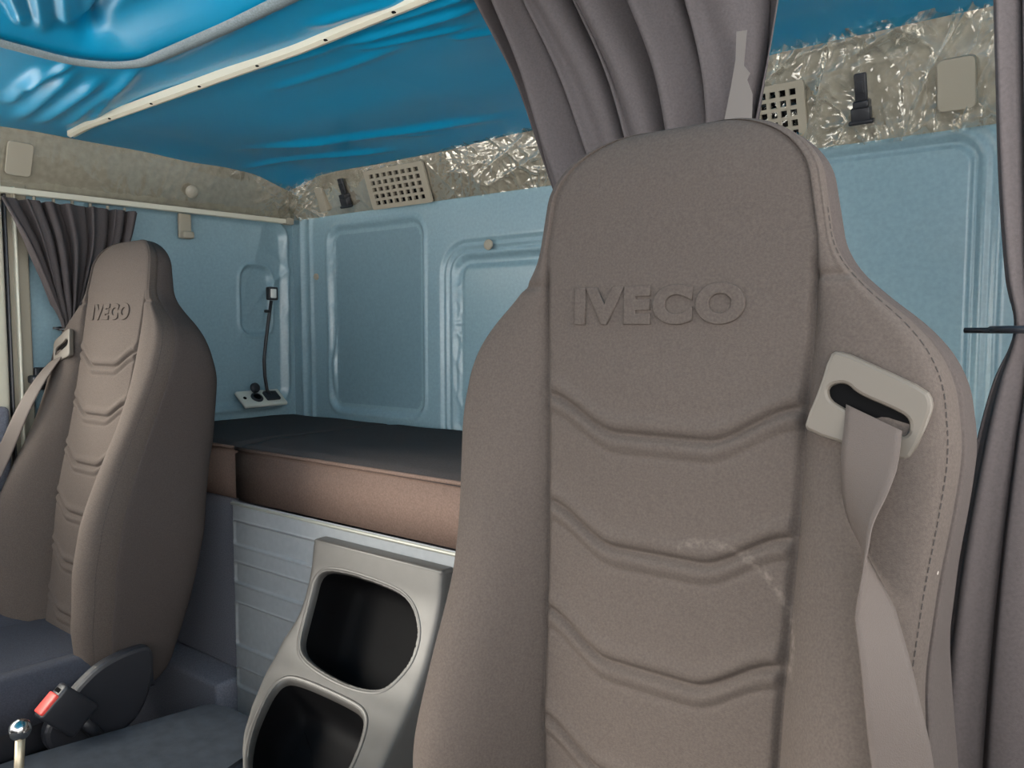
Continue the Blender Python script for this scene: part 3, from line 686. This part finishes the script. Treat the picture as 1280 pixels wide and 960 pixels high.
def tilt(P):
    return np.stack([P[..., 0], P[..., 1] * math.cos(TH) + P[..., 2] * math.sin(TH), P[..., 2] * math.cos(TH) - P[..., 1] * math.sin(TH)], -1)
def local(x, h, d_): return Vector((x, h * math.sin(TH) - d_ * math.cos(TH), h * math.cos(TH) + d_ * math.sin(TH)))
FQ = quads(BACK.shape[0], NR, True); jcol = FQ[:, 0] % NR
BN = vert_normals(BACK, FQ)
cuts = [('centre_panel', (jcol < NC - 1), M_seat), ('side_bolster', (jcol >= NC - 1) & (jcol < NC + NB - 2), M_seat),
        ('side_bolster', (jcol >= NR - (NB - 1)), M_seat), ('back_shell', (jcol >= NC + NB - 2) & (jcol < NR - (NB - 1)), M_side)]
def text_mesh(body, width, name):
    cu = bpy.data.curves.new(name, 'FONT'); cu.body = body; cu.size = 0.05; cu.align_x = 'CENTER'; cu.extrude = 0.0012; cu.bevel_depth = 0.0011; cu.bevel_resolution = 2; cu.offset = 0.0024; cu.space_character = 1.2
    o = bpy.data.objects.new(name, cu); COL.objects.link(o); dg = bpy.context.evaluated_depsgraph_get(); me = bpy.data.meshes.new_from_object(o.evaluated_get(dg)); bpy.data.objects.remove(o)
    V = np.array([v.co for v in me.vertices]); s = width / (V[:, 0].max() - V[:, 0].min()); hgt = 0.040 / (V[:, 1].max() - V[:, 1].min())
    for v in me.vertices: v.co = (v.co.x * s, v.co.y * hgt, v.co.z)
    return me
def make_seat(loc, label, side):
    """side +1: belt on the +X shoulder"""
    t = thing('cab_seat', label, 'seat', (0, 0, 0), 'high-back cab seats')
    for name, m_, mt in cuts:
        V, Fc = sub(tilt(BACK).reshape(-1, 3), FQ[m_]); o = mesh(name, V, Fc, M_seatw if (side > 0 and mt is M_seat) else mt, t)
        o.data.normals_split_custom_set_from_vertices(tilt(BN)[np.unique(FQ[m_].ravel())].tolist())
    # lid for the top of the head section and the foot of the back
    nl = len(BACK[-1]); mesh('head_cap', tilt(BACK[-1]), [tuple(range(nl))], M_seat, t, smooth=False)
    # stitched seams along both bolsters
    TB = tilt(BACK); TN = tilt(BN.reshape(BACK.shape))
    for j in (NC + NB - 7, NR - (NB - 6)):
        V = []; Fs = []
        for i in range(20, BACK.shape[0] - 40, 3):
            a_, b_ = TB[i, j] + TN[i, j] * 0.0003, TB[i + 2, j] + TN[i + 2, j] * 0.0003; w_ = TB[i, j + 1] - TB[i, j]; w_ = w_ / (np.linalg.norm(w_) + 1e-9) * 0.0006; n_ = TN[i, j] * 0.0006
            k_ = len(V); V += [a_ - w_, a_ + w_, b_ + w_, b_ - w_, a_ + n_, b_ + n_]; Fs += [(k_, k_ + 4, k_ + 5, k_ + 3), (k_ + 1, k_ + 2, k_ + 5, k_ + 4), (k_, k_ + 1, k_ + 4), (k_ + 2, k_ + 3, k_ + 5)]
        mesh('stitching', V, Fs, M_thread, t, smooth=False)
    # raised lettering on the head panel
    me = text_mesh('IVECO', 0.186, 'raised_lettering')
    for v in me.vertices: v.co = local(v.co.x - 0.012, 0.761 + v.co.y, 0.0004 + v.co.z)
    for poly in me.polygons: poly.use_smooth = True
    me.materials.clear(); link('raised_lettering', me, M_seat, t, smooth=False)
    # seat cushion
    u, v = np.meshgrid(np.linspace(-1, 1, 61), np.linspace(0, 1, 61)); w = 0.245
    wing = 0.03 * sstep(0.55, 0.85, np.abs(u)); edge = 1 - np.sqrt(np.clip(1 - np.clip((np.abs(u) - 0.86) / 0.14, 0, 1) ** 2, 0, 1))
    fe = 1 - np.sqrt(np.clip(1 - np.clip((0.12 - v) / 0.12, 0, 1) ** 2, 0, 1))
    zt = 0.022 + wing * 0.5 - 0.10 * edge - 0.10 * fe - 0.006 * np.exp(-((np.abs(u) - .58) / .02) ** 2) + 0.02 * (1 - v)
    top = np.stack([u * w, -0.42 + v * 0.50, zt], -1)
    grid('seat_cushion', top, M_cush, t, solid=0.09)
    rbox('cushion_pan', (0.44, 0.44, 0.08), (0, -0.16, -0.09), M_blackp, t, r=0.02)
    rbox('pedestal', (0.34, 0.36, 0.36), (0, -0.14, -0.30), M_blackp, t, r=0.03)
    rbox('base_plate', (0.42, 0.44, 0.03), (0, -0.14, -0.485), M_blackp, t, r=0.008)
    # side cover and belt buckle on the inboard side
    ix = -side * 0.262
    pts = [(-0.165, -0.005), (-0.14, 0.03), (-0.075, 0.086), (-0.03, 0.103), (0.03, 0.108), (0.055, 0.10), (0.06, 0.05), (0.04, -0.02), (0.0, -0.06), (-0.10, -0.075), (-0.15, -0.05)]
    pl = [Vector((ix, y, z_)) for y, z_ in round_poly([(y_, z2 - 0.055) for y_, z2 in pts], 2)]
    plate('side_cover', pl, Vector((-side, 0, 0)), 0.03, M_blackp, t, bevel=0.008)
    buckle(t, ix - side * 0.040, -0.125, 0.0)
    return t
def buckle(t, x, y, z_):
    R = Matrix.Rotation(math.radians(42), 3, 'X')                     # leans towards the front
    b = rbox('belt_buckle', (0.034, 0.070, 0.088), (x, y, z_ - 0.02), M_blackp, t, r=0.007, rot=R)
    c_ = Vector((x, y, z_ - 0.02))
    rbox('red_button', (0.030, 0.042, 0.014), tuple(c_ + R @ Vector((0.0, -0.008, 0.041))), M_red, b, r=0.003, rot=R)
    rbox('slot', (0.020, 0.008, 0.012), tuple(c_ + R @ Vector((0, 0.02, 0.0385))), M_dark, b, r=0.001, rot=R)
    tube('stalk', [c_ + R @ Vector((0, 0, -0.03)), (x, y + 0.06, z_ - 0.10)], 0.012, M_blackp, b, 10)
    return b

# local frame of the guide is worked out from the near seat
DLOC = Vector((-0.339, 0.70 - 0.75 * math.tan(TH), 0.50))
def seat_px(px, py, d_, loc=DLOC):
    """sight line to the plane d_ in front of a seat back -> seat coordinates (x, h)"""
    n = (0, math.cos(TH), -math.sin(TH)); p0 = np.array(loc) + np.array(local(0, 0.7, d_)); q = on(px, py, p0, n) - np.array(loc)
    return q[0], q[1] * math.sin(TH) + q[2] * math.cos(TH)
GD = 0.020
G_OUT = [seat_px(px, py, GD) for px, py in ((1046, 436), (1105, 462), (1158, 487), (1166, 502), (1163, 520), (1142, 570), (1128, 577), (1090, 566), (1008, 540), (1006, 528), (1024, 485), (1036, 445))]
g_slot = round_poly([seat_px(px, py, GD) for px, py in ((1036, 482), (1058, 478), (1072, 493), (1118, 512), (1138, 524), (1136, 544), (1118, 546), (1090, 528), (1050, 508), (1036, 498))], 2)
def add_guide(t, side):
    f = lambda L, d_: [local(side * x, h, d_) for x, h in L]; g_out = round_poly(G_OUT, 1)
    nrm = local(0, 0, 1) - local(0, 0, 0)
    g = plate('belt_guide', f(g_out, GD - 0.010), nrm, 0.012, M_guide, t, holes=[f(g_slot, GD - 0.010)], bevel=0.003)
    plate('guide_recess', f(g_slot, GD - 0.004), nrm, 0.001, M_dark, t, bevel=0)
def ribbon(name, rows, m, parent, n=9, th=0.0014):
    """rows: (left, right) edge points"""
    L = np.array([np.array(a) for a, b in rows]); R_ = np.array([np.array(b) for a, b in rows])
    P = L[:, None] * (1 - np.linspace(0, 1, n))[None, :, None] + R_[:, None] * np.linspace(0, 1, n)[None, :, None]
    o = grid(name, P, m, parent, solid=th); return o

seatD = make_seat(DLOC, 'large near high-back seat filling the right of the picture', +1)
add_guide(seatD, +1)
# near belt: leaves the slot, turns over once, and runs down past the bolster
cl = [(1092, 522, .024), (1088, 560, .034), (1080, 605, .044), (1074, 650, .052), (1084, 710, .062), (1096, 770, .072), (1108, 830, .082), (1118, 890, .09), (1128, 950, .095), (1136, 1010, .1), (1150, 1120, .1), (1172, 1260, .09)]
cl3 = np.array([(*seat_px(px, py, d_), d_) for px, py, d_ in cl]); cl3 = catmull(cl3, 90)
rows = []
for i, (x, h, d_) in enumerate(cl3):
    f = i / 89.0; ph = math.radians(np.interp(f, [0, .12, .3, .45, .7, 1.0], [12, 20, 62, 112, 132, 136])); dirx = math.cos(ph); dird = math.sin(ph)
    lean = float(np.interp(f, [0, .15, .4], [-0.42, -0.25, 0])) ; hw = 0.0245
    e = local(dirx, lean * dirx, dird) - local(0, 0, 0); e.normalize(); c_ = local(x, h, d_); rows.append((c_ - e * hw, c_ + e * hw))
ribbon('seat_belt', rows, M_belt, seatD)
seatD.location = DLOC

TH = math.radians(10); PLOC = Vector((-1.872, 0.895 - 0.75 * math.tan(TH), 0.532))
seatP = make_seat(PLOC, 'far high-back seat at the left of the picture with red belt buckle', -1)
add_guide(seatP, -1)
cl = [(-0.205, 0.655, .024), (-0.212, 0.60, .05), (-0.222, 0.52, .075), (-0.236, 0.40, .10), (-0.25, 0.28, .13), (-0.262, 0.16, .15), (-0.268, 0.02, .14), (-0.262, -0.08, .10)]
cl3 = catmull(cl, 60); rows = []
for i, (x, h, d_) in enumerate(cl3):
    f = i / 59; e = local(math.cos(math.radians(10 + 25 * f)), 0.35 * (1 - f) ** 3, -math.sin(math.radians(10 + 25 * f))) - local(0, 0, 0); e.normalize(); c_ = local(x, h, d_); rows.append((c_ - e * .0245, c_ + e * .0245))
ribbon('seat_belt', rows, M_belt, seatP); seatP.location = PLOC

# lever with a polished ball, on the engine cover
kb = Vector(C) + Vector(ray(25, 912)) * 1.29
lv = thing('gear_lever', 'small lever with polished ball knob beside the far seat', 'lever', (kb.x, kb.y, ZE))
tube('stem', [(kb.x + 0.002, kb.y - 0.01, ZE - 0.01), (kb.x, kb.y, kb.z - 0.012)], 0.0075, M_brass, lv, 12)
bm = bmesh.new(); bmesh.ops.create_uvsphere(bm, u_segments=28, v_segments=18, radius=0.0175); bmesh.ops.translate(bm, vec=kb, verts=bm.verts); bm_obj('ball_knob', bm, M_steel, lv)
disc('collar', (kb.x + 0.002, kb.y - 0.01, ZE), (0, 0, 1), 0.022, 0.012, M_blackp, lv)

# ------------------------------------------------------------------ curtains
def curtain(name, rows, nrm, nf, label, amp, seed, fine=0.3, nu=220, nv=120):
    """rows: (a, b, folds amplitude factor): two edge points at successive heights"""
    A = catmull([r[0] for r in rows], nv); B = catmull([r[1] for r in rows], nv); am = np.interp(np.linspace(0, len(rows) - 1, nv), range(len(rows)), [r[2] for r in rows])
    u = np.linspace(0, 1, nu); wob = np.array([vnoise(u * nf * .7, np.full(nu, k * 0.015), seed) for k in range(nv)])
    ph = 2 * math.pi * nf * (u[None] + 0.25 / nf * wob * 1.6); wave = 2 * np.abs(np.sin(ph / 2)) ** 0.75 - 1 + fine * np.sin(2.3 * ph + 1 + wob)
    P = A[:, None] * (1 - u)[None, :, None] + B[:, None] * u[None, :, None]
    P = P + np.array(nrm)[None, None] * (wave * am[:, None] * amp)[..., None]
    d_ = (B - A) / np.linalg.norm(B - A, axis=1)[:, None]
    P = P + d_[:, None] * (np.cos(ph) * am[:, None] * amp * 0.5)[..., None] * np.minimum(1, np.minimum(u, 1 - u) * 8)[None, :, None]
    t = thing(name, label, 'curtain', tuple(A[-1]), 'dark cab curtains'); t.location = Vector(A[-1])
    grid('cloth', P, M_curt, t, solid=0.002); return t
def Lc(px, py, x=XL + 0.075): return atX(px, py, x)
cl_ = curtain('curtain', [(Lc(-3, 246), Lc(172, 266), 1.0), (Lc(28, 300), Lc(160, 312), 1.0), (Lc(58, 365), Lc(128, 372), .8), (Lc(78, 410), Lc(104, 411), .45), (Lc(66, 440), Lc(118, 440), .6), (Lc(52, 520), Lc(122, 520), .8), (Lc(46, 620), Lc(125, 620), .9), (Lc(44, 720), Lc(125, 720), 1.0)],
              (1, 0, 0), 7, 'dark curtain tied at the waist beside the far door', 0.018, 5)
p = Lc(90, 411); tieb = tube('tie_back', [p + np.array([0.03 * math.cos(t), 0.034 * math.sin(t), 0.002 * math.sin(2 * t)]) for t in np.linspace(0, 2 * math.pi, 22)], 0.004, M_blackp, cl_, 8)
q = Lc(66, 410); tube('tie_hook', [p + np.array([0.01, -0.03, 0.0]), q], 0.003, M_blackp, cl_, 6)
p = Lc(52, 474, XL + 0.05); cb = thing('curtain_bracket', 'dark bracket on the far wall below the tied curtain', 'bracket', tuple(p))
rbox('bracket_arm', (0.04, 0.055, 0.022), tuple(p), M_blackp, cb, r=0.006); rbox('bracket_plate', (0.012, 0.03, 0.06), (XL + 0.012, p[1] + .012, p[2]), M_blackp, cb, r=0.004)

YM = 0.99
def Mc(px, py, y=YM): return atY(px, py, y)
cm = curtain('curtain', [(Mc(585, -50), Mc(978, -50), 1.0), (Mc(602, 0), Mc(972, 0), 1.0), (Mc(640, 90), Mc(962, 70), .9), (Mc(668, 180), Mc(948, 150), .8), (Mc(700, 270), Mc(930, 250), .6), (Mc(745, 380), Mc(900, 370), .35), (Mc(735, 480), Mc(910, 480), .5), (Mc(720, 640), Mc(930, 640), .7)],
             (0, -1, 0), 5.3, 'dark pleated curtain hanging from the ceiling behind the near headrest', 0.026, 12)
# torn label on the middle curtain
tl = [Mc(px, py, YM - 0.045) for px, py in ((921, 40), (934, 38), (932, 60), (930, 82), (938, 92), (934, 100), (941, 118), (940, 150), (938, 175), (910, 178), (906, 150), (914, 110), (920, 75))]
plate('torn_label', tl, Vector((0, -1, 0)), 0.0015, M_label, cm, bevel=0)

YQ = 0.93
cr_ = curtain('curtain', [(Mc(1243, -60, YQ), Mc(1345, -60, YQ), 1.0), (Mc(1246, 60, YQ), Mc(1342, 60, YQ), 1.0), (Mc(1250, 220, YQ), Mc(1335, 220, YQ), .8), (Mc(1258, 340, YQ), Mc(1322, 340, YQ), .6), (Mc(1268, 412, YQ), Mc(1315, 412, YQ), .4), (Mc(1240, 480, YQ), Mc(1340, 480, YQ), .6), (Mc(1216, 570, YQ), Mc(1345, 570, YQ), .8), (Mc(1185, 720, YQ), Mc(1350, 720, YQ), 1.0), (Mc(1160, 900, YQ), Mc(1355, 900, YQ), 1.0), (Mc(1150, 1060, YQ), Mc(1355, 1060, YQ), 1.0)],
              (0, -1, 0), 2.4, 'dark curtain tied back at the right edge beside the near seat', 0.010, 23, fine=0.05)
p = Mc(1292, 412, YQ); tube('tie_back', [p + np.array([0.036 * math.cos(t), 0.035 * math.sin(t), 0.0]) for t in np.linspace(0, 2 * math.pi, 22)], 0.004, M_blackp, cr_, 8)
tube('tie_hook', [Mc(1206, 413, YQ), Mc(1240, 413, YQ - .01), Mc(1275, 411, YQ - .03)], 0.003, M_blackp, cr_, 6)
